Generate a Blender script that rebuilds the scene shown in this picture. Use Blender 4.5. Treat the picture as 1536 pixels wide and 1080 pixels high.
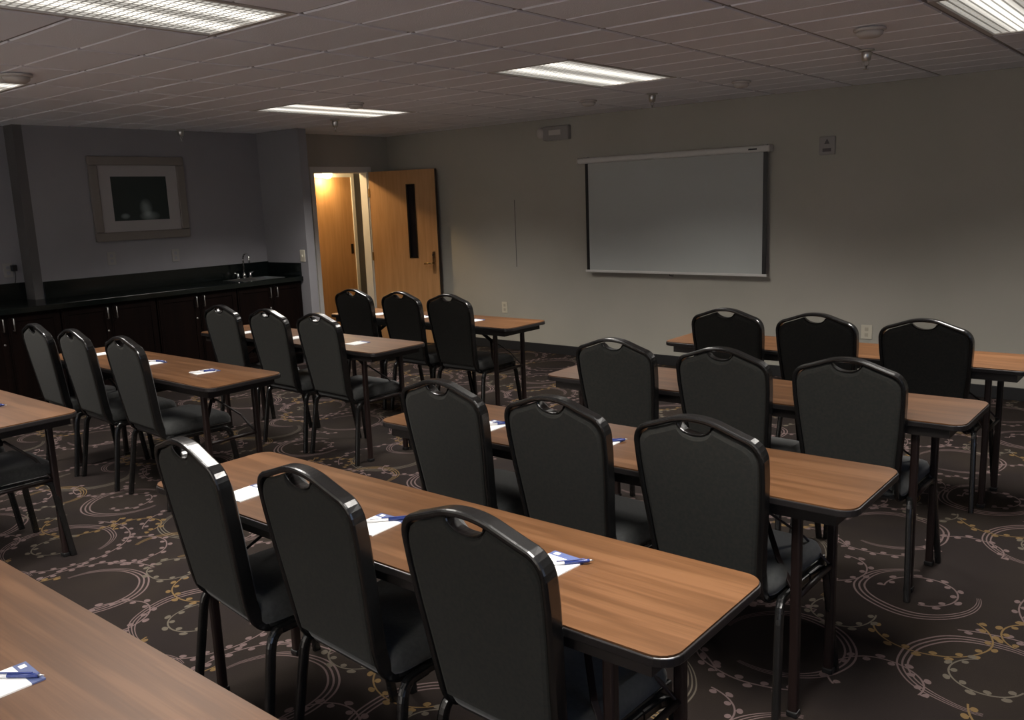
import bpy, bmesh, math, random
from mathutils import Vector, Matrix
PI = math.pi
for o in list(bpy.data.objects):
    bpy.data.objects.remove(o)
scn = bpy.context.scene
C = scn.collection

# ------------------------------------------------------------------ camera
F_PX, YAW, PITCH, ROLL, CAM_H = 1300.1, -0.69245, 0.18295, -0.03846, 1.6606
fw = Vector((math.sin(YAW)*math.cos(PITCH), math.cos(YAW)*math.cos(PITCH), -math.sin(PITCH)))
r0 = Vector((math.cos(YAW), -math.sin(YAW), 0)); u0 = r0.cross(fw)
rt = r0*math.cos(ROLL)+u0*math.sin(ROLL); up = -r0*math.sin(ROLL)+u0*math.cos(ROLL)
cd = bpy.data.cameras.new('camera'); cam = bpy.data.objects.new('camera', cd); C.objects.link(cam)
cd.sensor_fit = 'HORIZONTAL'; cd.sensor_width = 36; cd.lens = 36*F_PX/1536; cd.clip_start = .05
cam.matrix_world = Matrix(((rt.x, up.x, -fw.x, 0), (rt.y, up.y, -fw.y, 0), (rt.z, up.z, -fw.z, CAM_H), (0, 0, 0, 1)))
scn.camera = cam

# ------------------------------------------------------------------ world, exposure, main lights
scn.view_settings.view_transform = 'Standard'; scn.view_settings.look = 'None'
scn.view_settings.gamma = 1; scn.view_settings.use_curve_mapping = False
scn.view_settings.exposure = 0.0
wd = bpy.data.worlds.new('dusk'); scn.world = wd; wd.use_nodes = True
wd.node_tree.nodes['Background'].inputs[0].default_value = (.50, .66, 1.0, 1)
wd.node_tree.nodes['Background'].inputs[1].default_value = 1.7
LAMP_W = 48.0            # each troffer's downward beam
LAMP_SPREAD = math.radians(126)
LAMP_COL = (1.0, .95, .89)
LENS_E = 0.72            # glow of the lens itself
HALL_W = 54.0

CEIL = 2.466
YW = 7.427               # screen wall
XL = -8.2                # left wall
XR = 2.7; YB = -2.4      # unseen right and back walls
CM = .655                # ceiling module
LIGHTS = [(-3.4425, 5.055), (-6.0625, 5.055), (-.8195, 5.055), (-3.4425, 1.78), (-6.0625, 1.78), (-.8195, 1.78), (-3.4425, -1.495), (-6.0625, -1.495), (-.8195, -1.495)]  # centres

# window light portal (daylight through the unseen window behind the camera)
ld = bpy.data.lights.new('window_portal', 'AREA'); ld.shape = 'RECTANGLE'; ld.size = 1.4; ld.size_y = 2.8
ld.cycles.is_portal = True
lo = bpy.data.objects.new('window_portal', ld); C.objects.link(lo); lo.location = (XR-.02, -.2, 1.5); lo.rotation_euler = (0, PI/2, 0)

# ------------------------------------------------------------------ material helpers
def mat(name, col, rough=.6, metal=0, spec=.5, bump=None, emit=None, estr=0, sheen=0):
    m = bpy.data.materials.new(name); m.use_nodes = True
    nt = m.node_tree; b = nt.nodes['Principled BSDF']
    b.inputs['Base Color'].default_value = (*col, 1); b.inputs['Roughness'].default_value = rough
    b.inputs['Metallic'].default_value = metal; b.inputs['Specular IOR Level'].default_value = spec
    if sheen: b.inputs['Sheen Weight'].default_value = sheen
    if emit: b.inputs['Emission Color'].default_value = (*emit, 1); b.inputs['Emission Strength'].default_value = estr
    if bump:
        sc, st, dist = bump
        tc = nt.nodes.new('ShaderNodeTexCoord'); n = nt.nodes.new('ShaderNodeTexNoise'); n.inputs['Scale'].default_value = sc
        n.inputs['Detail'].default_value = 3
        bp = nt.nodes.new('ShaderNodeBump'); bp.inputs['Strength'].default_value = st; bp.inputs['Distance'].default_value = dist
        nt.links.new(tc.outputs['Object'], n.inputs['Vector']); nt.links.new(n.outputs['Fac'], bp.inputs['Height'])
        nt.links.new(bp.outputs[0], b.inputs['Normal'])
    return m

def vary(m, scale, c1, c2, stretch=(1, 1, 1), detail=3, lo_=.35, hi_=.65, coord='Object'):
    """procedural colour variation"""
    nt = m.node_tree; b = nt.nodes['Principled BSDF']
    tc = nt.nodes.new('ShaderNodeTexCoord'); mp = nt.nodes.new('ShaderNodeMapping'); mp.inputs['Scale'].default_value = stretch
    n = nt.nodes.new('ShaderNodeTexNoise'); n.inputs['Scale'].default_value = scale; n.inputs['Detail'].default_value = detail
    cr = nt.nodes.new('ShaderNodeValToRGB'); cr.color_ramp.elements[0].position = lo_; cr.color_ramp.elements[1].position = hi_
    cr.color_ramp.elements[0].color = (*c1, 1); cr.color_ramp.elements[1].color = (*c2, 1)
    L = nt.links.new
    L(tc.outputs[coord], mp.inputs[0]); L(mp.outputs[0], n.inputs['Vector']); L(n.outputs['Fac'], cr.inputs[0]); L(cr.outputs[0], b.inputs['Base Color'])
    return m

class E:
    """tiny expression builder over Math nodes"""
    nt = None
    def __init__(s, v): s.v = v
    @staticmethod
    def op(o, *a):
        n = E.nt.nodes.new('ShaderNodeMath'); n.operation = o
        for i, x in enumerate(a):
            if isinstance(x, E): E.nt.links.new(x.v, n.inputs[i])
            else: n.inputs[i].default_value = x
        return E(n.outputs[0])
    def __add__(s, o): return E.op('ADD', s, o)
    def __radd__(s, o): return E.op('ADD', o, s)
    def __sub__(s, o): return E.op('SUBTRACT', s, o)
    def __rsub__(s, o): return E.op('SUBTRACT', o, s)
    def __mul__(s, o): return E.op('MULTIPLY', s, o)
    def __rmul__(s, o): return E.op('MULTIPLY', s, o)
    def __truediv__(s, o): return E.op('DIVIDE', s, o)
    def abs(s): return E.op('ABSOLUTE', s)
    def fr(s): return E.op('FRACT', s)
    def gt(s, o): return E.op('GREATER_THAN', s, o)
    def lt(s, o): return E.op('LESS_THAN', s, o)

# ---- carpet
def carpet_mat():
    m = mat('carpet', (.03, .025, .024), .95, spec=.15, bump=(420, .35, .004)); nt = m.node_tree; E.nt = nt; L = nt.links.new
    b = nt.nodes['Principled BSDF']
    tc = nt.nodes.new('ShaderNodeTexCoord'); sp = nt.nodes.new('ShaderNodeSeparateXYZ')
    # slight hand-drawn wobble
    wn = nt.nodes.new('ShaderNodeTexNoise'); wn.inputs['Scale'].default_value = 3.2; wn.inputs['Detail'].default_value = 1
    L(tc.outputs['Object'], wn.inputs['Vector'])
    vm = nt.nodes.new('ShaderNodeVectorMath'); vm.operation = 'MULTIPLY_ADD'
    L(wn.outputs['Color'], vm.inputs[0]); vm.inputs[1].default_value = (.045, .045, 0); L(tc.outputs['Object'], vm.inputs[2])
    L(vm.outputs[0], sp.inputs[0])
    X, Y = E(sp.outputs[0]), E(sp.outputs[1])
    T = 1.34
    base = nt.nodes.new('ShaderNodeTexNoise'); base.inputs['Scale'].default_value = 1.7; base.inputs['Detail'].default_value = 2
    L(tc.outputs['Object'], base.inputs['Vector'])
    cr = nt.nodes.new('ShaderNodeValToRGB'); cr.color_ramp.elements[0].position = .42; cr.color_ramp.elements[1].position = .58
    cr.color_ramp.elements[0].color = (.0135, .0095, .0085, 1); cr.color_ramp.elements[1].color = (.018, .0130, .010, 1)
    L(base.outputs['Fac'], cr.inputs[0])
    col = cr.outputs[0]
    MA = (.120, .084, .080); GO = (.130, .082, .034); GR = (.092, .078, .060)
    def paint(mask, c):
        nonlocal col
        mx = nt.nodes.new('ShaderNodeMix'); mx.data_type = 'RGBA'
        L(mask.v, mx.inputs['Factor']); L(col, mx.inputs['A']); mx.inputs['B'].default_value = (*c, 1); col = mx.outputs['Result']
    def wrap(cx, cy):
        return (((X-cx)*(1/T)+.5).fr()-.5)*T, (((Y-cy)*(1/T)+.5).fr()-.5)*T
    #        cx   cy   R    w   phi  cut  colour
    rings = [(.20, .25, .21, .065, .6, -.80, MA), (.86, .42, .24, .06, 2.6, -.6, MA), (.50, .98, .20, .07, 4.2, -.7, MA),
             (1.18, 1.08, .22, .055, 5.4, -.5, GR), (.02, .74, .16, .05, 1.7, -.35, GO), (1.12, .02, .14, .05, 3.5, -.5, MA)]
    for cx, cy, R, w0, ph, cut, c in rings:
        dx, dy = wrap(cx, cy)
        r = E.op('SQRT', dx*dx+dy*dy)
        cs = (dx*math.cos(ph)+dy*math.sin(ph))/(r+.0001)
        s = (r-R)/((cs*.42+.58)*w0)
        tri = ((s*3).fr()-.5).abs()
        msk = tri.lt(.19)*s.gt(0)*s.lt(1)*cs.gt(cut)
        paint(msk, c)
    vines = [(.20, .25, .32, 44, 3.4, -.3, MA), (.86, .42, .34, 46, .2, -.3, MA), (.50, .98, .135, 18, 1.0, -.7, MA), (1.18, 1.08, .33, 44, 2.4, -.2, MA),
             (.62, .66, .20, 26, 5.3, -.3, GO), (1.24, .62, .17, 22, .9, -.5, MA), (.30, .62, .12, 16, 4.4, -.6, GR), (.95, .80, .12, 16, 2.0, -.6, GO),
             (.55, .20, .15, 20, 1.9, -.5, MA), (.10, 1.02, .16, 22, 5.6, -.5, MA), (.86, .42, .12, 16, 4.0, -.4, GR), (1.05, .25, .22, 30, 4.8, .1, GO)]
    for cx, cy, R, n, ph, cut, c in vines:
        dx, dy = wrap(cx, cy)
        r = E.op('SQRT', dx*dx+dy*dy)
        th = E.op('ARCTAN2', dy, dx)
        cs = (dx*math.cos(ph)+dy*math.sin(ph))/(r+.0001)
        rr = r-R
        u = th*(n/(2*PI))
        a = (u.fr()-.5)*(2*PI*R/n/.0150)
        side = (u*.5).fr().gt(.5)*.034-.017
        q = (rr-side)*(1/.0115)
        blob = (a*a+q*q).lt(1.0)
        twig = a.abs().lt(.22)*(rr-side*.5).abs().lt(.0085)
        stem = rr.abs().lt(.0034)
        paint(E.op('MAXIMUM', blob, E.op('MAXIMUM', stem, twig))*cs.gt(cut), c)
    L(col, b.inputs['Base Color'])
    return m

# ---- wood laminate (grain runs along object X)
def laminate(name, c1, c2, c3, rough=.33, axis=0):
    m = mat(name, c1, rough, spec=.12 if 'cabinet' in name else .35); nt = m.node_tree; b = nt.nodes['Principled BSDF']; L = nt.links.new
    tc = nt.nodes.new('ShaderNodeTexCoord')
    def noise(st, sc, det=3, dist=0):
        mp = nt.nodes.new('ShaderNodeMapping'); mp.inputs['Scale'].default_value = st
        n = nt.nodes.new('ShaderNodeTexNoise'); n.inputs['Scale'].default_value = sc; n.inputs['Detail'].default_value = det; n.inputs['Distortion'].default_value = dist
        L(tc.outputs['Object'], mp.inputs[0]); L(mp.outputs[0], n.inputs['Vector']); return n
    A = (.07, 1, 1) if axis == 0 else (1, 1, .07)
    n1 = noise(A, 22, 3, .6); n2 = noise(tuple(x*(.35 if x < .5 else 1) for x in A), 170, 2)
    cr = nt.nodes.new('ShaderNodeValToRGB'); e = cr.color_ramp.elements
    e[0].position = .36; e[0].color = (*c1, 1); e[1].position = .66; e[1].color = (*c3, 1)
    k = e.new(.5); k.color = (*c2, 1)
    ad = nt.nodes.new('ShaderNodeMath'); ad.operation = 'MULTIPLY_ADD'; L(n2.outputs['Fac'], ad.inputs[0]); ad.inputs[1].default_value = .32
    sb = nt.nodes.new('ShaderNodeMath'); sb.operation = 'SUBTRACT'; L(n1.outputs['Fac'], sb.inputs[0]); sb.inputs[1].default_value = .16
    L(sb.outputs[0], ad.inputs[2]); L(ad.outputs[0], cr.inputs[0]); L(cr.outputs[0], b.inputs['Base Color'])
    return m

M = {}
M['carpet'] = carpet_mat()
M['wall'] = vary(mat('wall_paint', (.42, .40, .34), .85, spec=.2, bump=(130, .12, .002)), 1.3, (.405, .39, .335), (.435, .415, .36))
M['wall_side'] = vary(mat('wall_paint_shaded', (.34, .33, .335), .85, spec=.2, bump=(130, .12, .002)), 1.3, (.255, .250, .265), (.275, .268, .283))  # same wall paint, with dim bluish shade put into the colour
M['tile'] = mat('ceiling_tile', (.86, .88, .94), .9, spec=.1, bump=(160, .5, .004))
M['grid'] = mat('ceiling_grid', (.22, .21, .22), .6)
M['base'] = mat('baseboard_vinyl', (.018, .018, .019), .45)
M['trimdark'] = mat('strip', (.10, .095, .095), .7)
M['casing'] = mat('casing_paint', (.72, .71, .68), .5)
M['wood'] = laminate('table_laminate', (.088, .0385, .0145), (.107, .0475, .0185), (.142, .066, .028), .4)
M['edge'] = mat('table_edge', (.016, .014, .014), .3)
M['apron'] = mat('table_apron', (.014, .011, .010), .45)
M['legbrown'] = mat('table_leg_metal', (.014, .007, .006), .4, metal=0, bump=(300, .2, .001))
M['fabric'] = vary(mat('chair_fabric', (.06, .06, .055), .95, spec=.1, sheen=.05, bump=(650, .4, .001)), 90, (.027, .028, .026), (.034, .033, .029))
M['seatfab'] = vary(mat('seat_fabric', (.08, .08, .077), .9, spec=.15, sheen=.2, bump=(650, .4, .001)), 90, (.045, .047, .046), (.058, .059, .057))
M['frame'] = mat('chair_frame', (.007, .007, .007), .24, spec=.75, bump=(240, .12, .001))
M['doorwood'] = laminate('door_veneer', (.46, .25, .105), (.50, .275, .12), (.54, .30, .135), .4, axis=2)
M['black'] = mat('black_plastic', (.012, .012, .012), .35)
M['glassdark'] = mat('dark_glass', (.012, .010, .012), .12)
M['bronze'] = mat('bronze', (.05, .035, .02), .35, metal=.8)
M['brass'] = mat('brass', (.55, .36, .15), .25, metal=1)
M['chrome'] = mat('chrome', (.75, .75, .74), .15, metal=1)
M['steel'] = mat('brushed_steel', (.62, .62, .60), .28, metal=1)
M['cab'] = laminate('cabinet_espresso', (.0035, .0017, .0014), (.0045, .0021, .0017), (.006, .0028, .0022), .45, axis=2)
M['counter'] = vary(mat('granite_counter', (.012, .016, .015), .18, spec=.5), 60, (.0015, .0025, .0023), (.005, .008, .0072), detail=6)
M['screen'] = mat('screen_cloth', (.46, .48, .46), .8, spec=.1)
M['screencase'] = mat('screen_case', (.62, .61, .58), .4)
M['plate'] = mat('outlet_plate', (.62, .58, .47), .4)
M['socket'] = mat('socket_face', (.45, .41, .32), .4)
M['platewall'] = mat('plate_painted', (.30, .285, .27), .6)
M['devwhite'] = mat('device_white', (.55, .52, .49), .5)
M['paper'] = mat('paper', (.86, .86, .84), .7)
M['blue'] = mat('print_blue', (.09, .12, .26), .5)
M['penblue'] = mat('pen_blue', (.03, .05, .20), .25)
M['pengrey'] = mat('pen_print', (.25, .25, .28), .4)
M['penwhite'] = mat('pen_white', (.75, .75, .76), .3)
M['picframe'] = mat('picture_frame', (.20, .18, .16), .45)
M['mat_board'] = mat('mat_board', (.36, .345, .34), .8)
M['wall_unseen'] = mat('wall_paint_bounce', (.85, .83, .80), .8)  # unseen walls made extra pale to bounce light up to the ceiling
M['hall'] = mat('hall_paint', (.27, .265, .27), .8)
M['ltframe'] = mat('troffer_frame', (.50, .47, .45), .4)

def art_mat():
    m = mat('artwork', (.01, .02, .02), .35); nt = m.node_tree; b = nt.nodes['Principled BSDF']; E.nt = nt; L = nt.links.new
    tc = nt.nodes.new('ShaderNodeTexCoord'); n = nt.nodes.new('ShaderNodeTexNoise'); n.inputs['Scale'].default_value = 9; L(tc.outputs['Object'], n.inputs['Vector'])
    sp = nt.nodes.new('ShaderNodeSeparateXYZ'); L(tc.outputs['Object'], sp.inputs[0]); y, z, f = E(sp.outputs[1]), E(sp.outputs[2]), E(n.outputs['Fac'])
    def blob(cy, cz, ry, rz):
        a = (y-cy)*(1/ry); c = (z-cz)*(1/rz); return E.op('MAXIMUM', 1-(a*a+c*c), 0)
    k = (blob(.045, -.09, .07, .09)+blob(.075, -.17, .11, .05)+blob(-.17, -.165, .05, .03))*f
    mx = nt.nodes.new('ShaderNodeMix'); mx.data_type = 'RGBA'; L(k.v, mx.inputs['Factor']); mx.inputs['A'].default_value = (.012, .022, .021, 1); mx.inputs['B'].default_value = (.30, .36, .36, 1)
    L(mx.outputs['Result'], b.inputs['Base Color']); return m
M['art'] = art_mat()

def lens_mat():
    m = bpy.data.materials.new('troffer_lens'); m.use_nodes = True; nt = m.node_tree; b = nt.nodes['Principled BSDF']; E.nt = nt; L = nt.links.new
    b.inputs['Base Color'].default_value = (.5, .5, .48, 1); b.inputs['Roughness'].default_value = .3
    tc = nt.nodes.new('ShaderNodeTexCoord'); sp = nt.nodes.new('ShaderNodeSeparateXYZ'); L(tc.outputs['Object'], sp.inputs[0])
    x, y = E(sp.outputs[0]), E(sp.outputs[1]); p = .037
    a = ((x*(1/p)).fr()-.5).abs(); c = ((y*(1/p)).fr()-.5).abs()
    cell = E.op('MAXIMUM', a, c).lt(.36)
    t = 1-E.op('MINIMUM', ((x.abs()-.13)*(1/.10)).abs(), 1)
    e = (cell*1.35+.30)*(t*1.5+.42)
    em = e*LENS_E
    b.inputs['Emission Color'].default_value = (1.0, .95, .85, 1); L(em.v, b.inputs['Emission Strength'])
    return m
M['lens'] = lens_mat()

# ------------------------------------------------------------------ mesh helpers
def obj(name, bm, m, parent=None, smooth=False, bevel=0, seg=2, loc=None, normals=True):
    if normals: bmesh.ops.recalc_face_normals(bm, faces=bm.faces)
    me = bpy.data.meshes.new(name); bm.to_mesh(me); bm.free()
    me.materials.append(M[m] if isinstance(m, str) else m)
    o = bpy.data.objects.new(name, me); C.objects.link(o)
    if smooth:
        for p in me.polygons: p.use_smooth = True
    if bevel:
        md = o.modifiers.new('b', 'BEVEL'); md.width = bevel; md.segments = seg; md.limit_method = 'ANGLE'
        md.harden_normals = False
    if parent: o.parent = parent
    if loc: o.location = loc
    return o
def box(bm, x0, x1, y0, y1, z0, z1):
    v = [bm.verts.new((x, y, z)) for z in (z0, z1) for y in (y0, y1) for x in (x0, x1)]
    for f in ((0, 2, 3, 1), (4, 5, 7, 6), (0, 1, 5, 4), (2, 6, 7, 3), (0, 4, 6, 2), (1, 3, 7, 5)): bm.faces.new([v[i] for i in f])
def boxes(*bs):
    bm = bmesh.new()
    for b in bs: box(bm, *b)
    return bm
def sweep(bm, pts, prof, normals=None, closed=False, cap=True):
    """sweep closed 2-D profile [(n, d)] along pts; normals gives the n direction at each point"""
    P = [Vector(p) for p in pts]; n = len(P); rings = []
    for i in range(n):
        if closed: t = (P[(i+1) % n]-P[i-1]).normalized()
        else: t = (P[min(i+1, n-1)]-P[max(i-1, 0)]).normalized()
        if normals: N = Vector(normals[i])
        else: N = Vector((0, 0, 1)) if abs(t.z) < .9 else Vector((1, 0, 0))
        N = (N-t*N.dot(t)).normalized(); D = t.cross(N)
        pr = prof(i/(n-1)) if callable(prof) else prof
        rings.append([bm.verts.new(P[i]+N*a+D*b) for a, b in pr])
    k = len(rings[0]); m = n if closed else n-1
    for i in range(m):
        a, b = rings[i], rings[(i+1) % n]
        for j in range(k): bm.faces.new((a[j], a[(j+1) % k], b[(j+1) % k], b[j]))
    if cap and not closed: bm.faces.new(rings[0][::-1]); bm.faces.new(rings[-1])
def circ(r, k=10, sx=1, sy=1): return [(r*sx*math.cos(2*PI*i/k), r*sy*math.sin(2*PI*i/k)) for i in range(k)]
def rrect(w, d, r, k=3):
    o = []
    for cx, cy, a0 in ((w/2-r, d/2-r, 0), (-w/2+r, d/2-r, PI/2), (-w/2+r, -d/2+r, PI), (w/2-r, -d/2+r, 1.5*PI)):
        for i in range(k+1):
            a = a0+PI/2*i/k; o.append((cx+r*math.cos(a), cy+r*math.sin(a)))
    return o
def tube(pts, r, k=10, **kw):
    bm = bmesh.new(); sweep(bm, pts, circ(r, k), **kw); return bm
def lathe(bm, prof, k=24, c=(0, 0, 0)):
    rings = []
    for r, z in prof: rings.append([bm.verts.new((c[0]+r*math.cos(2*PI*i/k), c[1]+r*math.sin(2*PI*i/k), c[2]+z)) for i in range(k)])
    for a, b in zip(rings, rings[1:]):
        for j in range(k): bm.faces.new((a[j], a[(j+1) % k], b[(j+1) % k], b[j]))
    bm.faces.new(rings[0][::-1]); bm.faces.new(rings[-1])
def prism(bm, poly, z0, z1):
    a = [bm.verts.new((x, y, z0)) for x, y in poly]; b = [bm.verts.new((x, y, z1)) for x, y in poly]; n = len(poly)
    bm.faces.new(a[::-1]); bm.faces.new(b)
    for i in range(n): bm.faces.new((a[i], a[(i+1) % n], b[(i+1) % n], b[i]))
def bez(p0, p1, p2, n=8):
    p0, p1, p2 = map(Vector, (p0, p1, p2))
    return [p0*(1-t)**2+p1*2*t*(1-t)+p2*t*t for t in [i/n for i in range(n+1)]]
def tag(o, label=None, cat=None, group=None, kind=None):
    if label: o['label'] = label
    if cat: o['category'] = cat
    if group: o['group'] = group
    if kind: o['kind'] = kind
    return o
def thing(name, label, cat, loc=(0, 0, 0), rot=0, group=None, kind=None):
    o = bpy.data.objects.new(name, None); C.objects.link(o); o.location = loc; o.rotation_euler = (0, 0, rot)
    o.empty_display_size = .1
    return tag(o, label, cat, group, kind)
def dup(src, loc, rot, label, group=None):
    r = src.copy(); C.objects.link(r); r.location = loc; r.rotation_euler = (0, 0, rot); r['label'] = label
    if group: r['group'] = group
    for ch in list(src.children):
        c = ch.copy(); C.objects.link(c); c.parent = r
        for g in list(ch.children):
            d = g.copy(); C.objects.link(d); d.parent = c
    return r
def struct(name, bm, m, label=None, **kw):
    return tag(obj(name, bm, m, **kw), label, None, None, 'structure')

# ------------------------------------------------------------------ the room
bm = bmesh.new(); box(bm, XL-1.3, XR+.1, YB-.1, YW+1.4, -.05, 0)
struct('floor', bm, 'carpet', 'dark brown carpet patterned with mauve and gold rings and vines')
xe, ye, xd = -7.48, 5.72, -8.0      # end of the short wall, its near face, the doorway wall
yo0, yo1, zo = 6.285, 7.075, 2.05   # the doorway
struct('wall_front', boxes((xd-.12, XR+.1, YW, YW+.12, 0, CEIL+.1)), 'wall', 'grey-beige wall behind the projection screen')
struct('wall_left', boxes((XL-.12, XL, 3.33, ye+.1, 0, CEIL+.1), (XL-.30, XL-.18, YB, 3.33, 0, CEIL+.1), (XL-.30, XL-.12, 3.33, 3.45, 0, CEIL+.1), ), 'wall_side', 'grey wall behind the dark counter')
struct('wall_return', boxes((XL-.18, XL+.004, 3.255, 3.333, 0, CEIL)), 'trimdark', 'narrow return of the left wall, shade put into its dark colour')  # return face of the wall jog, coloured dark to stand for its shade
struct('wall_end', boxes((XL, xe, ye, ye+.1, 0, CEIL+.1)), 'wall_side', 'short shaded wall closing off the counter')
struct('wall_door', boxes((xd-.12, xd, ye+.1, yo0, 0, CEIL+.1), (xd-.12, xd, yo1, YW, 0, CEIL+.1), (xd-.12, xd, yo0, yo1, zo, CEIL+.1)), 'wall', 'wall around the open doorway')
wy0, wy1, wz0, wz1 = -1.6, 1.2, .8, 2.2
struct('wall_right', boxes((XR, XR+.12, YB-.1, wy0, 0, CEIL+.1), (XR, XR+.12, wy1, YW+.1, 0, CEIL+.1), (XR, XR+.12, wy0, wy1, 0, wz0), (XR, XR+.12, wy0, wy1, wz1, CEIL+.1)), 'wall_unseen')
struct('wall_back', boxes((XL-.3, XR, YB-.12, YB, 0, CEIL+.1)), 'wall_unseen')
struct('window_1', boxes((XR+.04, XR+.08, wy0, wy1, wz0, wz0+.05), (XR+.04, XR+.08, wy0, wy1, wz1-.05, wz1), (XR+.04, XR+.08, wy0, wy0+.05, wz0+.05, wz1-.05), (XR+.04, XR+.08, wy1-.05, wy1, wz0+.05, wz1-.05), (XR+.04, XR+.08, -.22, -.18, wz0+.05, wz1-.05)), 'casing')
# hallway beyond the doorway
hx = -9.1
struct('wall_hallway', boxes((hx-.1, hx, 4.6, YW+1.3, 0, 2.5), (hx, XL-.12, 4.5, 4.6, 0, 2.5), (hx, xd-.12, YW+1.2, YW+1.3, 0, 2.5), (xd-.12, xd, YW+.12, YW+1.3, 0, 2.5), (XL-.12, xd-.12, ye+.1, ye+.2, 0, 2.5)), 'hall')
struct('ceiling_hallway', boxes((hx-.1, XL-.12, 4.5, ye+.1, 2.4, 2.5), (hx-.1, xd-.12, ye+.1, YW+1.3, 2.4, 2.5)), 'hall')
# baseboards
struct('baseboard_front', boxes((xd, XR, YW-.012, YW, 0, .1)), 'base', 'dark vinyl baseboard under the screen wall', bevel=.003)
struct('baseboard_door', boxes((xd, xd+.012, ye+.1, yo0-.08, 0, .1), (xd, xd+.012, yo1+.08, YW-.012, 0, .1)), 'base')
struct('baseboard_end', boxes((xe, xe+.012, ye-.012, ye+.1, 0, .1)), 'base')
# seam strip on the screen wall
struct('trim_2', boxes((-6.042, -6.036, YW-.003, YW, .93, 1.655)), 'trimdark', 'thin dark vertical seam on the wall left of the screen')
# door casings
cs = .055
struct('trim_3', boxes((xd, xd+.015, yo0-cs, yo0, 0, zo+cs), (xd, xd+.015, yo1, yo1+cs, 0, zo+cs), (xd, xd+.015, yo0, yo1, zo, zo+cs),
                       (xd-.12, xd, yo0-.002, yo0+.012, 0, zo), (xd-.12, xd, yo1-.012, yo1+.002, 0, zo), (xd-.12, xd, yo0+.012, yo1-.012, zo-.012, zo)), 'casing', 'light painted frame of the open doorway', bevel=.002)
# hallway door
d2 = thing('door_2', 'orange wood door across the hallway, seen through the doorway', None, (hx, 6.85, 0), kind='structure'); del d2['label']
d2['label'] = 'orange wood door across the hallway, seen through the doorway'
obj('door_panel', boxes((.004, .04, 0, .865, .01, 2.03)), 'doorwood', d2)
obj('door_frame', boxes((0, .055, -.05, 0, 0, 2.08), (0, .055, .865, .915, 0, 2.08), (0, .055, 0, .865, 2.03, 2.08)), 'casing', d2, bevel=.003)
obj('strike_plate', boxes((.04, .046, .80, .84, 1.03, 1.16)), 'bronze', d2)
# the open door
d1 = thing('door_1', 'orange wood door standing open against the screen wall', None, (xd+.02, yo1+.005, 0), math.radians(16.7), kind='structure')
DW = .88
obj('door_panel', boxes((0, .505, 0, .044, .01, 2.045), (.607, DW, 0, .044, .01, 2.045), (.505, .607, 0, .044, .01, 1.03), (.505, .607, 0, .044, 1.876, 2.045)), 'doorwood', d1)
obj('vision_glass', boxes((.505, .607, .016, .028, 1.03, 1.876)), 'glassdark', d1)
obj('glass_bead', boxes((.497, .507, -.004, .048, 1.022, 1.884), (.605, .615, -.004, .048, 1.022, 1.884), (.507, .605, -.004, .048, 1.022, 1.032), (.507, .605, -.004, .048, 1.874, 1.884)), 'bronze', d1)
obj('door_edge', boxes((DW, DW+.004, 0, .044, .01, 2.045)), mat('door_edge', (.05, .03, .018), .5), d1)
pl = bmesh.new(); prism(pl, rrect(.058, .27, .02), -.026, 0)
bmesh.ops.transform(pl, matrix=Matrix.Translation((.822, 0, .965)) @ Matrix.Rotation(-PI/2, 4, 'X') @ Matrix.Scale(-1, 4, (0, 0, 1)), verts=pl.verts)
lk = obj('lock_plate', pl, 'bronze', d1, bevel=.004)
obj('lock_light', boxes((.812, .828, -.029, -.024, 1.05, 1.065)), 'black', lk)
bm = bmesh.new(); sweep(bm, [(.822, -.02, .965), (.822, -.055, .965), (.815, -.062, .965), (.72, -.062, .96)], circ(.0095, 10)); obj('lever_handle', bm, 'brass', d1, smooth=True)
for z in (.25, 1.05, 1.8):
    obj('hinge', boxes((-.014, .004, -.006, .0, z-.05, z+.05)), 'brass', d1)

# ------------------------------------------------------------------ ceiling
XS = [-.492-CM*k for k in range(-5, 13)]; XS = sorted(x for x in XS if x > XL) ; XS = [XL-.3]+XS+[XR]
YS = sorted(5.71-CM*k/2 for k in range(-6, 26)); YS = [YB]+[y for y in YS if YB+.05 < y < YW-.05]+[YW]
def in_light(x, y): return any(abs(x-a) < CM/2 and abs(y-b) < CM for a, b in LIGHTS)
bm = bmesh.new()
for i in range(len(XS)-1):
    for j in range(len(YS)-1):
        x0, x1, y0, y1 = XS[i], XS[i+1], YS[j], YS[j+1]
        if in_light((x0+x1)/2, (y0+y1)/2): continue
        full = round((YS[j]-5.71)/(CM/2)) % 2      # which side of this half tile carries the grid bar
        gx = .012; ga = .011 if full == 0 else .004; gb = .004 if full == 0 else .011
        o = [bm.verts.new(p) for p in ((x0+gx, y0+ga, CEIL+.002), (x1-gx, y0+ga, CEIL+.002), (x1-gx, y1-gb, CEIL+.002), (x0+gx, y1-gb, CEIL+.002))]
        s = .005
        q = [bm.verts.new(p) for p in ((x0+gx+s, y0+ga+s, CEIL-.005), (x1-gx-s, y0+ga+s, CEIL-.005), (x1-gx-s, y1-gb-s, CEIL-.005), (x0+gx+s, y1-gb-s, CEIL-.005))]
        bm.faces.new(q[::-1])
        for k in range(4): bm.faces.new((o[k], o[(k+1) % 4], q[(k+1) % 4], q[k]))
cl = tag(obj('ceiling', bm, 'tile', normals=True), 'dropped ceiling of scored off-white tiles', None, None, 'structure')
struct('ceiling_grid', boxes((XL-.3, XR+.1, YB-.1, YW+.1, CEIL+.1, CEIL+.16)), 'grid')
bm = bmesh.new()   # grid plane with openings where the lights hang
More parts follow.
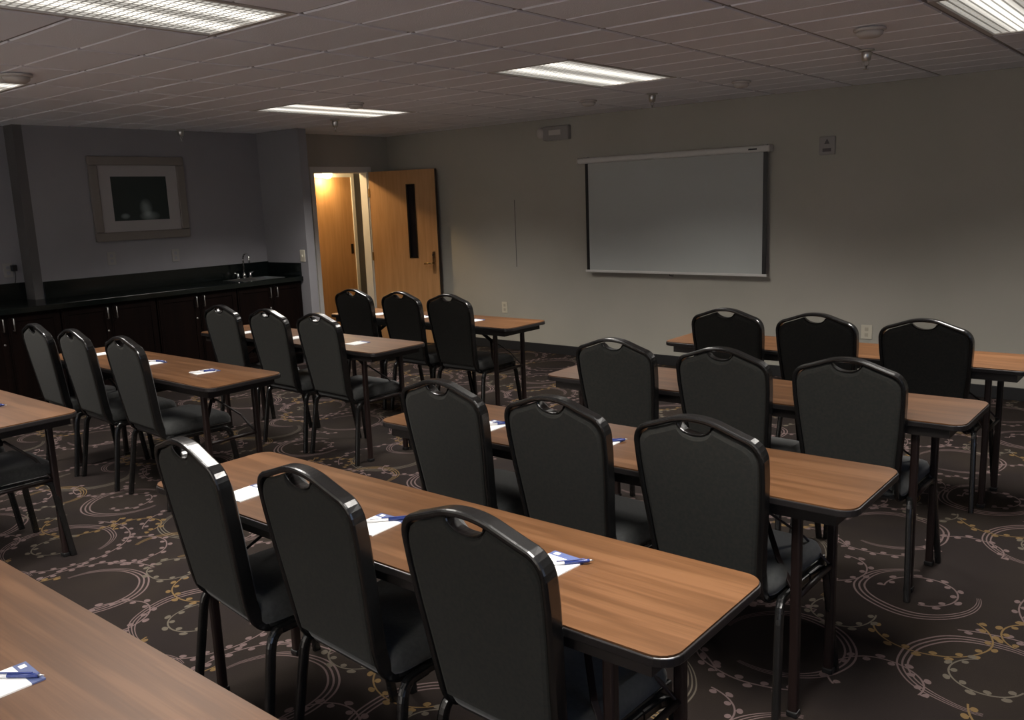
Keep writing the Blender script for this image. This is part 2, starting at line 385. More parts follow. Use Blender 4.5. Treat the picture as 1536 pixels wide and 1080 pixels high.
for i in range(len(XS)-1):
    for j in range(len(YS)-1):
        x0, x1, y0, y1 = XS[i], XS[i+1], YS[j], YS[j+1]
        if in_light((x0+x1)/2, (y0+y1)/2): continue
        box(bm, x0, x1, y0, y1, CEIL+.0025, CEIL+.006)
bmesh.ops.remove_doubles(bm, verts=bm.verts, dist=1e-5)
g = struct('ceiling_bars', bm, 'grid', normals=False)

LLAB = ['lit ceiling troffer in the middle, nearest the projection screen', 'lit ceiling troffer seen edge-on in front of the doorway', 'yellowish lit ceiling troffer cut off by the top right corner',
        'large bright ceiling troffer at the top left, nearest the camera', 'lit ceiling troffer of which only the tip shows at the left edge', 'ceiling troffer overhead near the camera, out of view', 'middle ceiling troffer behind the camera', 'far ceiling troffer behind the camera', 'nearest ceiling troffer behind the camera']
for (lx, ly), lab in zip(LIGHTS, LLAB):
    t = thing('ceiling_light', lab, 'ceiling light', (lx, ly, CEIL), group='recessed fluorescent ceiling lights')
    w, h, f = CM/2-.004, CM-.004, .028
    obj('light_frame', boxes((-w, w, -h, -h+f, -.004, .05), (-w, w, h-f, h, -.004, .05), (-w, -w+f, -h+f, h-f, -.004, .05), (w-f, w, -h+f, h-f, -.004, .05)), 'ltframe', t, bevel=.002)
    obj('light_lens', boxes((-w+f, w-f, -h+f, h-f, .004, .012)), 'lens', t)
    a = bpy.data.lights.new('troffer_beam', 'AREA'); a.shape = 'RECTANGLE'; a.size = .54; a.size_y = 1.2; a.spread = LAMP_SPREAD; a.energy = LAMP_W*(1.8 if ly < 0 else 1); a.color = LAMP_COL
    ao = bpy.data.objects.new('troffer_beam', a); C.objects.link(ao); ao.parent = t; ao.location = (0, 0, -.004)

# ceiling devices
def sprinkler(x, y, label, s=1.0):
    t = thing('fire_sprinkler', label, 'sprinkler', (x, y, CEIL-.010), group='ceiling sprinklers')
    bm = bmesh.new(); lathe(bm, [(.045, 0), (.044, -.006), (.030, -.010)]); obj('escutcheon', bm, 'steel', t, smooth=True)
    bm = bmesh.new(); lathe(bm, [(.026, -.009), (.030, -.02), (.024, -.06), (.018, -.065)], 16); obj('sprinkler_body', bm, 'steel', t, smooth=True)
    bm = bmesh.new()
    for sx in (-1, 1): sweep(bm, [(sx*.012, 0, -.062), (sx*.016, 0, -.08), (sx*.004, 0, -.10)], circ(.003, 6))
    obj('sprinkler_arm', bm, 'steel', t, smooth=True)
    bm = bmesh.new(); lathe(bm, [(.004, -.09), (.004, -.108), (.017, -.110), (.017, -.112)], 16); obj('deflector', bm, 'steel', t, smooth=True)
def dome(x, y, label, r=.07, name='smoke_detector'):
    t = thing(name, label, name.replace('_', ' '), (x, y, CEIL-.010), group='round white ceiling detectors')
    bm = bmesh.new(); lathe(bm, [(r, 0), (r, -.010), (r*.86, -.014)]); obj('base_ring', bm, 'devwhite', t, smooth=True, bevel=.001)
    bm = bmesh.new(); lathe(bm, [(r*.84, -.013), (r*.80, -.030), (r*.62, -.042), (r*.25, -.046), (.002, -.047)]); obj('detector_dome', bm, 'devwhite', t, smooth=True)
sprinkler(-1.765, 5.542, 'chrome sprinkler head hanging from the ceiling at upper right')
sprinkler(-6.568, 5.458, 'chrome sprinkler head below the light in front of the doorway')
sprinkler(-3.70, 6.36, 'small sprinkler head on the ceiling above the projection screen')
sprinkler(-8.0, 4.72, 'small sprinkler head on the ceiling above the framed picture')
dome(-1.526, 4.832, 'round white ceiling detector nearest the camera, above the chrome sprinkler', .08)
dome(-2.896, 6.276, 'round white ceiling detector above the right end of the projection screen')
dome(-4.279, 6.303, 'round white ceiling detector above the left end of the projection screen')
dome(-5.43, 4.73, 'round ceiling detector just behind the light in front of the doorway')
dome(-5.36, 2.19, 'round ceiling detector at the far left edge beside the light tip', .085)

# ------------------------------------------------------------------ projection screen
ps = thing('projection_screen', 'pulled-down white projection screen with black side borders on the wall', 'projection screen', (-4.11, YW-.004, 0))
sx0, sx1 = -5.06+4.11, -3.15+4.11; yy = -.06
bm = bmesh.new(); sweep(bm, [(-1.015, yy, 2.012), (.985, yy, 2.012)], rrect(.055, .075, .018)); obj('screen_case', bm, 'screencase', ps, smooth=False)
obj('end_cap', boxes((-1.025, -1.013, yy-.04, yy+.04, 1.983, 2.042)), 'devwhite', ps, bevel=.004)
obj('end_cap', boxes((.983, .995, yy-.04, yy+.04, 1.983, 2.042)), 'devwhite', ps, bevel=.004)
lb = obj('maker_label', boxes((.80, .88, yy-.0395, yy-.037, 2.004, 2.018)), 'black', ps)
bw = .036
obj('screen_cloth', boxes((sx0+bw, sx1-bw, yy-.001, yy+.001, .925, 1.99)), 'screen', ps)
obj('black_border', boxes((sx0, sx0+bw, yy-.0012, yy+.0012, .925, 1.99)), 'black', ps)
obj('black_border', boxes((sx1-bw, sx1, yy-.0012, yy+.0012, .925, 1.99)), 'black', ps)
obj('bottom_bar', boxes((sx0-.012, sx1+.012, yy-.011, yy+.011, .902, .925)), 'screencase', ps, bevel=.004)
bm = bmesh.new(); sweep(bm, [(.0, yy, .902), (.0, yy, .888), (.04, yy, .885), (.04, yy, .902)], circ(.004, 6)); obj('pull_handle', bm, 'black', ps)
for x in (-.95, .93): obj('wall_bracket', boxes((x-.012, x+.012, yy+.02, 0, 1.99, 2.05)), 'devwhite', ps)

# wall devices
t = thing('emergency_light', 'pale emergency light unit high on the wall left of the screen', 'emergency light', (-5.455, YW, 2.313))
obj('unit_housing', boxes((-.13, .195, -.06, 0, -.072, .072)), 'platewall', t, bevel=.012)
bm = bmesh.new(); lathe(bm, [(.055, 0), (.055, .05), (.03, .07)], 20); bmesh.ops.rotate(bm, matrix=Matrix.Rotation(PI/2, 3, 'X'), verts=bm.verts); obj('lamp_head', bm, 'devwhite', t, smooth=True, loc=(-.165, -.0, .01))
obj('unit_label', boxes((-.05, .10, -.062, -.059, -.02, .03)), 'devwhite', t)
t = thing('fire_alarm_strobe', 'square pale alarm plate on the wall right of the screen', 'alarm', (-2.653, YW, 2.003))
obj('alarm_plate', boxes((-.066, .066, -.022, 0, -.075, .075)), 'platewall', t, bevel=.006)
bm = bmesh.new(); prism(bm, [(-.022, -.012), (.022, -.012), (0, .03)], 0, .004); bmesh.ops.rotate(bm, matrix=Matrix.Rotation(PI/2, 3, 'X'), verts=bm.verts); obj('strobe_lens', bm, 'trimdark', t, loc=(0, -.022, .025))
obj('sounder_grille', boxes((-.035, .035, -.025, -.022, -.05, -.022)), 'trimdark', t)
def outlet(name, label, loc, rot=0, m='plate', w=.04, h=.062, kind='outlet'):
    t = thing(name, label, kind, loc, rot)
    obj('cover_plate', boxes((-w, w, -.007, 0, -h, h)), m, t, bevel=.003)
    if name == 'light_switch': obj('toggle', boxes((-.006, .006, -.02, -.006, -.012, .012)), 'plate', t, bevel=.002)
    else:
        for z in (-.024, .024): obj('socket', boxes((-.015, .015, -.009, -.006, z-.015, z+.015)), 'pengrey' if m != 'plate' else 'socket', t, bevel=.003)
    return t
outlet('wall_outlet', 'cream wall outlet low on the wall behind the far left table', (-6.233, YW, .472))
outlet('data_outlet', 'cream wall jack plate behind the farthest right-hand table', (-2.284, YW, .456), w=.045, h=.060)
outlet('light_switch', 'cream light switch on the short wall above the counter end', (-7.56, ye, 1.16), kind='switch')
outlet('wall_outlet', 'faint outlet plate on the left wall below the picture corner', (XL, 3.985, 1.255), PI/2, 'platewall')
outlet('wall_outlet', 'faint outlet plate on the left wall right of the picture', (XL, 4.64, 1.235), PI/2, 'platewall')
ow = outlet('wall_outlet', 'outlet plate with a black plug left of the shaded wall return', (XL-.18, 3.13, 1.21), PI/2, 'platewall')
t = thing('power_plug', 'black plug and cord hanging from the outlet at far left', 'plug', (XL-.18, 3.17, 1.225), PI/2)
obj('plug_body', boxes((-.022, .022, -.055, -.010, -.025, .03)), 'black', t, bevel=.006)
bm = bmesh.new(); sweep(bm, bez((0, -.045, -.02), (0, -.06, -.08), (-.005, -.03, -.128), 8), circ(.004, 8)); obj('power_cord', bm, 'black', t, smooth=True)

# ------------------------------------------------------------------ framed picture
pw, ph = .96, .79
t = thing('framed_picture', 'large framed picture with dark artwork and pale mat on left wall', 'picture', (XL, 4.335, 1.808))
fw_ = .085
obj('picture_frame', boxes((0, .035, -pw/2, pw/2, ph/2-fw_, ph/2), (0, .035, -pw/2, pw/2, -ph/2, -ph/2+fw_), (0, .035, -pw/2, -pw/2+fw_, -ph/2+fw_, ph/2-fw_), (0, .035, pw/2-fw_, pw/2, -ph/2+fw_, ph/2-fw_)), 'picframe', t, bevel=.01)
aw, ah = .56, .415
obj('mat_board', boxes((.004, .018, -pw/2+fw_, pw/2-fw_, ah/2, ph/2-fw_), (.004, .018, -pw/2+fw_, pw/2-fw_, -ph/2+fw_, -ah/2), (.004, .018, -pw/2+fw_, -aw/2, -ah/2, ah/2), (.004, .018, aw/2, pw/2-fw_, -ah/2, ah/2)), 'mat_board', t)
obj('artwork', boxes((.003, .013, -aw/2, aw/2, -ah/2, ah/2)), 'art', t)

# ------------------------------------------------------------------ counter run
bounds = [ye-.002, 4.925, 4.07, 3.21, 2.355, 1.5]
CF = -7.62
hy = [5.345, 4.505, 3.64, 2.783, 1.92]
cablab = ['dark wood base cabinet at the right end, under the sink', 'dark wood base cabinet second from the right end of the counter', 'dark wood base cabinet in the middle of the counter, behind left tables',
          'dark wood base cabinet at the left edge of the photo', 'dark wood base cabinet beyond the left edge of the photo']
for i in range(5):
    y1, y0 = bounds[i]-.002, bounds[i+1]+.002; yc = hy[i]
    t = thing('base_cabinet', cablab[i], 'cabinet', (CF, yc, 0), group='dark base cabinets under the counter')
    obj('cabinet_body', boxes((-.54, -.022, y0-yc, y1-yc, .1, .90), (-.54, -.08, y0-yc, y1-yc, 0, .1)), 'cab', t)
    for sgn, a, b in ((-1, y0-yc+.004, -.002), (1, .002, y1-yc-.004)):
        d = obj('cabinet_door', boxes((-.020, 0, a, b, .11, .895)), 'cab', t, bevel=.002)
        fr = .055
        obj('door_moulding', boxes((0, .006, a+.012, a+fr, .12, .885), (0, .006, b-fr, b-.012, .12, .885), (0, .006, a+fr, b-fr, .83, .885), (0, .006, a+fr, b-fr, .12, .175)), 'cab', d, bevel=.002)
        bm = bmesh.new(); hyy = sgn*.0405
        sweep(bm, [(.004, hyy, .862), (.03, hyy, .862), (.034, hyy, .858), (.034, hyy, .764), (.03, hyy, .760), (.004, hyy, .760)], circ(.005, 8)); obj('handle', bm, 'steel', d, smooth=True)
    bm = bmesh.new(); lathe(bm, [(.009, 0), (.009, .006), (.005, .008)], 14); bmesh.ops.rotate(bm, matrix=Matrix.Rotation(PI/2, 3, 'Y'), verts=bm.verts)
    obj('lock', bm, 'steel', t, smooth=True, loc=(.005, -.0405, .652))
skx0, skx1, sky0, sky1 = -8.02, -7.72, 5.08, 5.56
bm = boxes((XL+.002, skx0, 1.5, ye-.002, .90, .942), (skx1, -7.585, 1.5, ye-.002, .90, .942), (skx0, skx1, 1.5, sky0, .90, .942), (skx0, skx1, sky1, ye-.002, .90, .942))
ct = tag(obj('countertop', bm, 'counter'), 'long dark granite countertop over the base cabinets along left wall', 'countertop')
bsp = obj('backsplash', boxes((XL+.002, XL+.022, 3.335, ye-.002, .942, 1.095), (XL-.178, XL-.16, 1.5, 3.25, .942, 1.095)), 'counter', ct, bevel=.002)
obj('side_splash', boxes((XL+.022, -7.60, ye-.022, ye-.002, .942, 1.085)), 'counter', ct, bevel=.002)
obj('front_edge', boxes((-7.585, -7.580, 1.5, ye-.002, .898, .944)), 'counter', ct, bevel=.002)
obj('alcove_top', boxes((XL-.178, XL+.002, 1.5, 3.25, .90, .942)), 'counter', ct)
t = thing('sink', 'stainless steel sink set into the dark countertop', 'sink', ((skx0+skx1)/2, (sky0+sky1)/2, .942))
w, h = (skx1-skx0)/2, (sky1-sky0)/2
obj('sink_rim', boxes((-w-.05, -w, -h-.015, h+.015, 0, .004), (w, w+.015, -h-.015, h+.015, 0, .004), (-w, w, -h-.015, -h, 0, .004), (-w, w, h, h+.015, 0, .004)), 'steel', t)
obj('sink_basin', boxes((-w, w, -h, h, -.16, -.156), (-w, -w+.003, -h, h, -.156, .002), (w-.003, w, -h, h, -.156, .002), (-w, w, -h, -h+.003, -.156, .002), (-w, w, h-.003, h, -.156, .002)), 'steel', t)
bm = bmesh.new(); lathe(bm, [(.03, -.155), (.03, -.152), (.01, -.153)]); obj('drain', bm, 'chrome', t, smooth=True)
t = thing('faucet', 'chrome gooseneck faucet with two handles behind the sink', 'faucet', (-8.045, 5.31, .946))
bm = bmesh.new(); lathe(bm, [(.019, 0), (.019, .04), (.011, .055)]); obj('faucet_base', bm, 'chrome', t, smooth=True)
pts = [(0, 0, .04), (0, 0, .2)]+[(.055-.055*math.cos(a), 0, .2+.062*math.sin(a)) for a in [PI*k/10 for k in range(1, 11)]]+[(.11, 0, .17)]
bm = bmesh.new(); sweep(bm, pts, circ(.009, 10), normals=[(0, 1, 0)]*len(pts)); obj('spout', bm, 'chrome', t, smooth=True)
for s in (-1, 1):
    bm = bmesh.new(); lathe(bm, [(.018, 0), (.015, .03), (.012, .055), (.004, .06)], 16, (0, s*.075, 0)); sweep(bm, [(0, s*.075, .05), (.0, s*.12, .064)], circ(.005, 8)); obj('faucet_handle', bm, 'chrome', t, smooth=True)

# ------------------------------------------------------------------ hallway lights
def downlight(x, y, w, lab):
    t = thing('hallway_downlight', lab, 'ceiling light', (x, y, 2.4))
    bm = bmesh.new(); lathe(bm, [(.085, 0), (.085, -.006), (.07, -.010), (.065, -.004)]); obj('trim_ring', bm, 'devwhite', t, smooth=True)
    bm = bmesh.new(); lathe(bm, [(.06, -.004), (.05, -.02), (.03, -.03), (.004, -.033)]); obj('bulb', bm, mat('bulb_glow', (.9, .8, .6), .5, emit=(1, .72, .38), estr=12), t, smooth=True)
    l = bpy.data.lights.new('downlight_beam', 'POINT'); l.energy = w; l.color = (1, .68, .34); l.shadow_soft_size = .05
    o = bpy.data.objects.new('downlight_beam', l); C.objects.link(o); o.parent = t; o.location = (0, 0, -.09)
t = thing('wall_sconce', 'glowing warm lamp above the hallway door, seen at the doorway top', 'lamp', (hx, 7.25, 2.15))
obj('sconce_bracket', boxes((.001, .02, -.04, .04, -.05, .05), (.02, .15, -.01, .01, -.01, .01)), 'bronze', t, bevel=.003)
bm = bmesh.new(); lathe(bm, [(.02, 0), (.055, -.03), (.065, -.08), (.045, -.125), (.004, -.135)], 20); obj('glass_globe', bm, mat('globe_glow', (.9, .8, .6), .5, emit=(1, .80, .42), estr=9), t, smooth=True, loc=(.15, 0, -.005))
l = bpy.data.lights.new('sconce_light', 'POINT'); l.energy = HALL_W*.22; l.color = (1, .70, .34); l.shadow_soft_size = .07
o = bpy.data.objects.new('sconce_light', l); C.objects.link(o); o.parent = t; o.location = (.15, -.0, -.16)
downlight(-8.55, 6.25, HALL_W, 'warm hallway downlight just outside the doorway')

# ------------------------------------------------------------------ tables
TL, TW, TZ = 2.012, .474, .75
LX, LY = .194, .078
def make_table():
    t = thing('folding_table', '', 'table')
    # origin: floor point under the near-right corner; the table extends to -x and +y
    def top(inset, z0, z1, r):
        bm = bmesh.new(); prism(bm, [(x-TL/2, y+TW/2) for x, y in rrect(TL-2*inset, TW-2*inset, r, 6)], z0, z1); return bm
    obj('table_top', top(.004, TZ-.006, TZ, .052), 'wood', t)
    obj('edge_band', top(0, TZ-.026, TZ-.0045, .055), 'edge', t, bevel=.003)
    ap = .028
    obj('apron', boxes((-TL+.06, -.06, ap, ap+.018, TZ-.066, TZ-.026), (-TL+.06, -.06, TW-ap-.018, TW-ap, TZ-.066, TZ-.026), (-TL+.06, -TL+.078, ap+.018, TW-ap-.018, TZ-.066, TZ-.026), (-.078, -.06, ap+.018, TW-ap-.018, TZ-.066, TZ-.026)), 'apron', t)
    for sx, x in ((1, -LX), (-1, -TL+LX)):
        for y in (LY, TW-LY):
            bm = bmesh.new(); prof = rrect(.030, .030, .008)
            sweep(bm, [(x, y, .012), (x, y, TZ-.028)], prof, normals=[(1, 0, 0)]*2)
            lg = obj('leg', bm, 'legbrown', t, smooth=False)
            bm = bmesh.new(); box(bm, x-.018, x+.018, y-.018, y+.018, 0, .02); obj('leg_cap', bm, 'black', lg, bevel=.004)
        for z in (.40, TZ-.05):
            bm = bmesh.new(); sweep(bm, [(x, LY, z), (x, TW-LY, z)], circ(.010, 8)); obj('cross_bar', bm, 'legbrown', t, smooth=True)
        bm = bmesh.new(); xi = x-sx*.34; ym = TW/2
        sweep(bm, [(xi, ym, TZ-.05), (x-sx*.16, ym, TZ-.16)], rrect(.014, .024, .003), normals=[(0, 1, 0)]*2)
        sweep(bm, [(x-sx*.17, ym-.012, TZ-.15), (x-sx*.08, LY+.05, .50), (x, LY+.012, .40)], rrect(.008, .018, .002))
        sweep(bm, [(x-sx*.17, ym+.012, TZ-.15), (x-sx*.08, TW-LY-.05, .50), (x, TW-LY-.012, .40)], rrect(.008, .018, .002))
        box(bm, xi-.02, xi+.02, ym-.05, ym+.05, TZ-.052, TZ-.0265)
        obj('folding_brace', bm, 'legbrown', t)
    return t
TABS = {
 'TF': (-.775, .345, 'woodgrain folding table nearest the camera, cropped at bottom left'),
 'T1': (-.780, 1.395, 'woodgrain folding table in front centre, with three dark-backed chairs nearest the camera'),
 'T2': (-.756, 2.411, 'second woodgrain folding table of the right-hand column, behind the front centre one'),
 'T3': (-.711, 3.534, 'third woodgrain folding table of the right-hand column, second from the screen wall'),
 'T4': (-.682, 4.737, 'right-hand folding table closest to the screen wall, reaching the right edge'),
 'TA': (-3.945, 4.727, 'left-hand folding table closest to the open door'),
 'TB': (-4.056, 3.550, 'left-hand folding table second from the door'),
 'TC': (-4.054, 2.400, 'left-hand folding table in front of the cabinets, with pad and pens'),
 'TD': (-4.154, 1.308, 'woodgrain folding table cropped by the left edge of the photo'),
}
proto = make_table(); first = True
for k, (x, y, lab) in TABS.items():
    if first: proto.location = (x, y, 0); proto['label'] = lab; proto['group'] = 'woodgrain folding tables'; first = False
    else: dup(proto, (x, y, 0), 0, lab, 'woodgrain folding tables')

# ------------------------------------------------------------------ chairs
ZT, ZS, HW = .992, .87, .222
def zz(z): return .5+(z-.5)*1.054
def back_y(z): return (.86-z)*.15        # rake of the back, y of its rear face
def back_outline(n=7):
    """right half of the centre line of the frame, bottom to crown, as (x, z)"""
    P = [(.186, .50), (.195, .60), (.206, .70), (.2145, .80), (HW-.006, .850)]
    P += [tuple(p)[:2] for p in bez((HW-.006, .850, 0), (HW-.003, .898, 0), (.180, .915, 0), 6)][1:]
    P += [(.15, .924), (.12, .934), (.09, .944)]
    P += [tuple(p)[:2] for p in bez((.09, .944, 0), (.05, .959, 0), (0, .959, 0), 6)][1:]
    return P
def make_chair():
    t = thing('banquet_chair', '', 'chair')
    half = back_outline()
    def P3(x, z, dy=0): z = zz(z); return Vector((x, back_y(z)+dy, z))
    DY = .022
    right = [P3(x, z, DY) for x, z in half]
    # lower bend running forward into the seat rail
    yb = back_y(.50)+DY
    low = bez((.186, yb+.004, .485), (.184, yb+.016, .405), (.188, yb+.085, .405), 8)
    rail = [Vector((.205, .50, .405)), Vector((.20, .30, .405))]+low[::-1]
    path = rail+right
    cen = Vector((0, 0, .70))
    nor = []
    for i, p in enumerate(path):
        if p.z < .865: nor.append(Vector((1, 0, 0)))
        else:
            a, b = path[max(i-1, 0)], path[min(i+1, len(path)-1)]
            tt = (b-a); nn = Vector((tt.z, 0, -tt.x)) if tt.length else Vector((1, 0, 0)); nor.append(nn.normalized() if nn.x > 0 or nn.z > 0 else -nn.normalized())
    nor[-1] = Vector((0, 0, 1))
    full = path+[Vector((-p.x, p.y, p.z)) for p in path[::-1][1:]]
    nfull = nor+[Vector((-n.x, n.y, n.z)) for n in nor[::-1][1:]]
    bm = bmesh.new(); sweep(bm, full, rrect(.018, .044, .006, 2), normals=nfull)
    fr = obj('back_frame', bm, 'frame', t, smooth=False)
    # handle lip under the crown: thin curved strip along the notch
    # pad: outline inside the frame with the notch
    g = .008
    pr = [(.170, .452), (.176, .50), (.187, .60), (.199, .70), (.207, .80), (.2085, .845), (.2055, .868), (.194, .889), (.172, .905), (.14, .915), (.105, .9265), (.085, .934), (.068, .940),
          (.062, .9375), (.058, .931), (.050, .9235), (.038, .9165), (.024, .912), (.010, .910), (0, .9097)]
    outl = pr+[(-x, z) for x, z in pr[::-1][1:]]
    def padmesh(d0, sgn, depth):
        bm = bmesh.new(); rings = []
        cz = .70
        for ins, dy in ((0, 0), (.0, .35), (.03, .8), (.075, 1.0)):
            rings.append([bm.verts.new(P3(x*(1-ins*1.1), cz+(z-cz)*(1-ins), d0+sgn*depth*dy)) for x, z in outl])
        n = len(outl)
        for a, b in zip(rings, rings[1:]):
            for j in range(n): bm.faces.new((a[j], a[(j+1) % n], b[(j+1) % n], b[j]))
        bm.faces.new(rings[-1]); bm.faces.new(rings[0][::-1]); return bm
    obj('back_panel', padmesh(.016, -1, .016), 'fabric', t, smooth=False, bevel=.0)
    obj('back_cushion', padmesh(.018, 1, .040), 'seatfab', t, smooth=False)
    # handle slot liner
    bm = bmesh.new(); pts = [(x, z) for x, z in outl if abs(x) <= .0625 and z > .9]
    sweep(bm, [P3(x, z+.002, DY) for x, z in pts], rrect(.005, .036, .002, 1), normals=[(0, 0, 1)]*len(pts)); obj('handle_rim', bm, 'frame', t)
    # seat
    y0, y1 = .085, .525
    bm = bmesh.new()
    sh = [(x, y+(y0+y1)/2) for x, y in rrect(.42, y1-y0, .06, 5)]
    rings = []
    for ins, z in ((.012, .418), (0, .432), (0, .455), (.02, .478), (.06, .488)):
        rings.append([bm.verts.new((x*(1-ins*2.2), (y0+y1)/2+(y-(y0+y1)/2)*(1-ins*2.2), z-(.012 if y > y1-.06 else 0))) for x, y in sh])
    n = len(sh)
    for a, b in zip(rings, rings[1:]):
        for j in range(n): bm.faces.new((a[j], a[(j+1) % n], b[(j+1) % n], b[j]))
    bm.faces.new(rings[0][::-1]); bm.faces.new(rings[-1])
    obj('seat', bm, 'seatfab', t, smooth=True)
    bm = bmesh.new()
    prism(bm, [(x, y+(y0+y1)/2) for x, y in rrect(.40, y1-y0-.03, .05, 4)], .404, .419)
    obj('seat_pan', bm, 'black', t)
    for s in (-1, 1):
        bm = bmesh.new()
        pts = [(s*.250, .055, .0), (s*.232, .105, .34)]+bez((s*.231, .108, .355), (s*.228, .118, .398), (s*.217, .15, .398), 5)+[Vector((s*.212, .21, .398))]
        sweep(bm, pts, rrect(.024, .030, .008, 2), normals=[(1, 0, 0)]*len(pts)); obj('rear_leg', bm, 'frame', t, smooth=False)
        bm = bmesh.new()
        pts = [(s*.250, .525, .0), (s*.228, .485, .34)]+bez((s*.227, .483, .355), (s*.224, .475, .398), (s*.215, .43, .398), 5)+[Vector((s*.212, .36, .398))]
        sweep(bm, pts, rrect(.024, .030, .008, 2), normals=[(1, 0, 0)]*len(pts)); obj('front_leg', bm, 'frame', t, smooth=False)
        bm = bmesh.new(); sweep(bm, [(s*.212, .20, .398), (s*.212, .38, .398)], rrect(.018, .024, .005, 2), normals=[(1, 0, 0)]*2); obj('side_rail', bm, 'frame', t)
    bm = bmesh.new()
    sweep(bm, [(-.21, .22, .392), (.21, .22, .392)], circ(.009, 8)); obj('stretcher', bm, 'frame', t, smooth=True)
    return t
row = {'T1': 'the front centre table', 'T2': 'the second right-hand table', 'T3': 'the third right-hand table', 'T4': 'the right-hand table nearest the screen wall',
       'TA': 'the left-hand table by the open door', 'TB': 'the left-hand table second from the door', 'TC': 'the left-hand table with the pads', 'TD': 'the table at the left edge'}
CH = [
 ('T1a', -2.375, 1.300, -7, 'Black-backed'), ('T1b', -1.835, 1.323, -4, 'Black-backed'), ('T1c', -1.247, 1.326, -2.4, 'Black-backed'),
 ('T2a', -2.301, 2.326, -3, 'Grey-backed'), ('T2b', -1.754, 2.319, -2.5, 'Grey-backed'), ('T2c', -1.209, 2.32, -2.5, 'Grey-backed'),
 ('T3a', -2.235, 3.454, -2, 'Grey-backed'), ('T3b', -1.675, 3.449, -2, 'Grey-backed'), ('T3c', -1.133, 3.453, -0.5, 'Grey-backed'),
 ('T4a', -2.231, 4.654, -2, 'Black-looking'), ('T4b', -1.705, 4.654, -1, 'Black-looking'), ('T4c', -1.149, 4.655, -1.5, 'Black-looking'),
 ('TAa', -5.509, 4.624, -1.4, 'Black-looking'), ('TAb', -4.949, 4.625, -3.4, 'Black-looking'), ('TAc', -4.436, 4.624, -1.4, 'Black-looking'),
 ('TBa', -5.596, 3.462, -2, 'Grey-backed'), ('TBb', -5.04, 3.466, -2.5, 'Grey-backed'), ('TBc', -4.496, 3.464, -3.1, 'Grey-backed'),
 ('TCa', -5.909, 2.31, -3.5, 'Grey-backed'), ('TCb', -5.374, 2.31, -3.5, 'Grey-backed'), ('TCc', -4.752, 2.306, -3.3, 'Grey-backed'),
 ('TDb', -5.22, 1.22, -3, 'Dark'), ('TDc', -4.6, 1.22, -3, 'Dark'),
]
POS = {'a': 'leftmost of three at', 'b': 'middle of three at', 'c': 'rightmost of three at'}
cp = make_chair(); used = False
for code, x, y, rot, look in CH:
    k = row[code[:2]]
    lab = f'{look.lower()} banquet chair, {POS[code[2]]} {k}'
    if code == 'TDb': lab = 'dark banquet chair at the left edge table, only its feet in view'
    if code == 'TDc': lab = 'dark banquet chair at the left edge table, its seat poking into view'
    if not used: cp.location = (x, y, 0); cp.rotation_euler[2] = math.radians(rot); cp['label'] = lab; cp['group'] = 'banquet chairs'; used = True
    else: dup(cp, (x, y, 0), math.radians(rot), lab, 'banquet chairs')

# ------------------------------------------------------------------ pads and pens
def make_pad():
    t = thing('notepad', '', 'notepad')      # origin: far right corner on the table
    w, h = .105, .142
    obj('paper_block', boxes((-w, 0, -h, -.026, 0, .0035)), 'paper', t)
    hd = obj('printed_header', boxes((-w, 0, -.026, 0, 0, .0035)), 'blue', t)
    obj('header_emblem', boxes((-w+.010, -w+.026, -.019, -.006, .0035, .0038)), 'paper', hd)
    return t
def make_pen():
    t = thing('ballpoint_pen', '', 'pen')    # along x: cap end at +x
    bm = bmesh.new(); sweep(bm, [(-.075, 0, .0048), (-.002, 0, .0048)], circ(.0044, 10)); br = obj('pen_barrel', bm, 'penwhite', t, smooth=True)
    obj('barrel_print', boxes((-.055, -.03, -.0018, .0018, .0088, .0094)), 'pengrey', br)
    bm = bmesh.new(); sweep(bm, [(-.002, 0, .0048), (.055, 0, .0048), (.062, 0, .0048)], circ(.0048, 10)); obj('pen_cap', bm, 'penblue', t, smooth=True)
    bm = bmesh.new(); sweep(bm, [(-.022, 0, .0108), (.05, 0, .0108)], rrect(.002, .004, .0008, 1)); obj('pocket_clip', bm, 'penblue', t)
    bm = bmesh.new(); lathe(bm, [(.0035, 0), (.002, .006), (.0006, .012)], 8); bmesh.ops.rotate(bm, matrix=Matrix.Rotation(PI/2, 3, 'Y'), verts=bm.verts); obj('pen_tip', bm, 'steel', t, smooth=True, loc=(.062, 0, .0048))
    return t
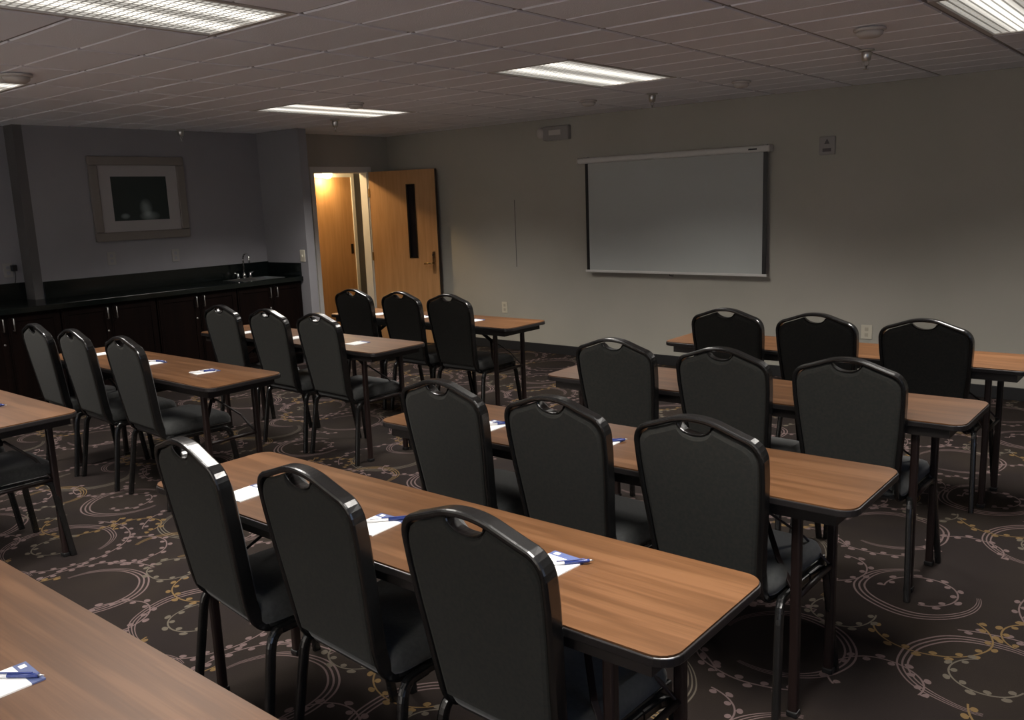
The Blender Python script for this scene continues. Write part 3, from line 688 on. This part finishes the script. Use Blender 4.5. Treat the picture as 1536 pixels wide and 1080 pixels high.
PADS = [  # far right corner x, y, rotation, pen(tip x, y, angle) or None, label tail
 (-1.759, .619, -2, (-1.766, .616, 37), 'on the nearest table at bottom left'),
 (-2.358, 1.600, 3, None, 'on the front centre table beside its leftmost chair'),
 (-1.787, 1.646, 3, (-1.775, 1.660, 48), 'on the front centre table between the left and middle chairs'),
 (-1.190, 1.700, -4, (-1.172, 1.700, 46), 'on the front centre table behind its rightmost chair'),
 (-2.222, 2.668, 0, (-2.212, 2.668, 50), 'on the second right-hand table between its left and middle chairs'),
 (-1.700, 2.690, 0, (-1.685, 2.690, 50), 'on the second right-hand table hidden behind its middle chair'),
 (-5.45, 4.98, 0, None, 'on the table by the door, left one'), (-4.95, 4.99, 0, None, 'on the table by the door, middle one'), (-4.41, 5.01, -5, None, 'on the table by the door, right one'),
 (-5.61, 3.79, 0, None, 'on the table second from the door, left one'), (-5.03, 3.80, 0, None, 'on the table second from the door, middle one'), (-4.42, 3.84, 0, None, 'on the table second from the door, right one'),
 (-5.70, 2.72, 0, None, 'on the left-hand table before the cabinets, left one'), (-5.02, 2.71, 0, (-5.02, 2.70, 20), 'on the left-hand table before the cabinets, middle one'), (-4.45, 2.72, -6, (-4.455, 2.70, 60), 'on the left-hand table before the cabinets, right one'),
 (-4.63, 1.62, 0, (-4.60, 1.62, 30), 'on the table at the left edge'),
]
pp, pn = make_pad(), make_pen(); fp = fn = True
for x, y, r, pen, tail in PADS:
    lab = 'white notepad '+tail
    if fp: pp.location = (x, y, TZ); pp.rotation_euler[2] = math.radians(r); pp['label'] = lab; pp['group'] = 'white notepads on the tables'; fp = False
    else: dup(pp, (x, y, TZ), math.radians(r), lab, 'white notepads on the tables')
    if pen:
        tx, ty, a = pen; a = math.radians(a); px, py = tx-.07*math.cos(a), ty-.07*math.sin(a)
        lab = 'blue and white pen '+tail
        if fn: pn.location = (px, py, TZ+.0039); pn.rotation_euler[2] = a; pn['label'] = lab; pn['group'] = 'blue and white pens'; fn = False
        else: dup(pn, (px, py, TZ+.0039), a, lab, 'blue and white pens')
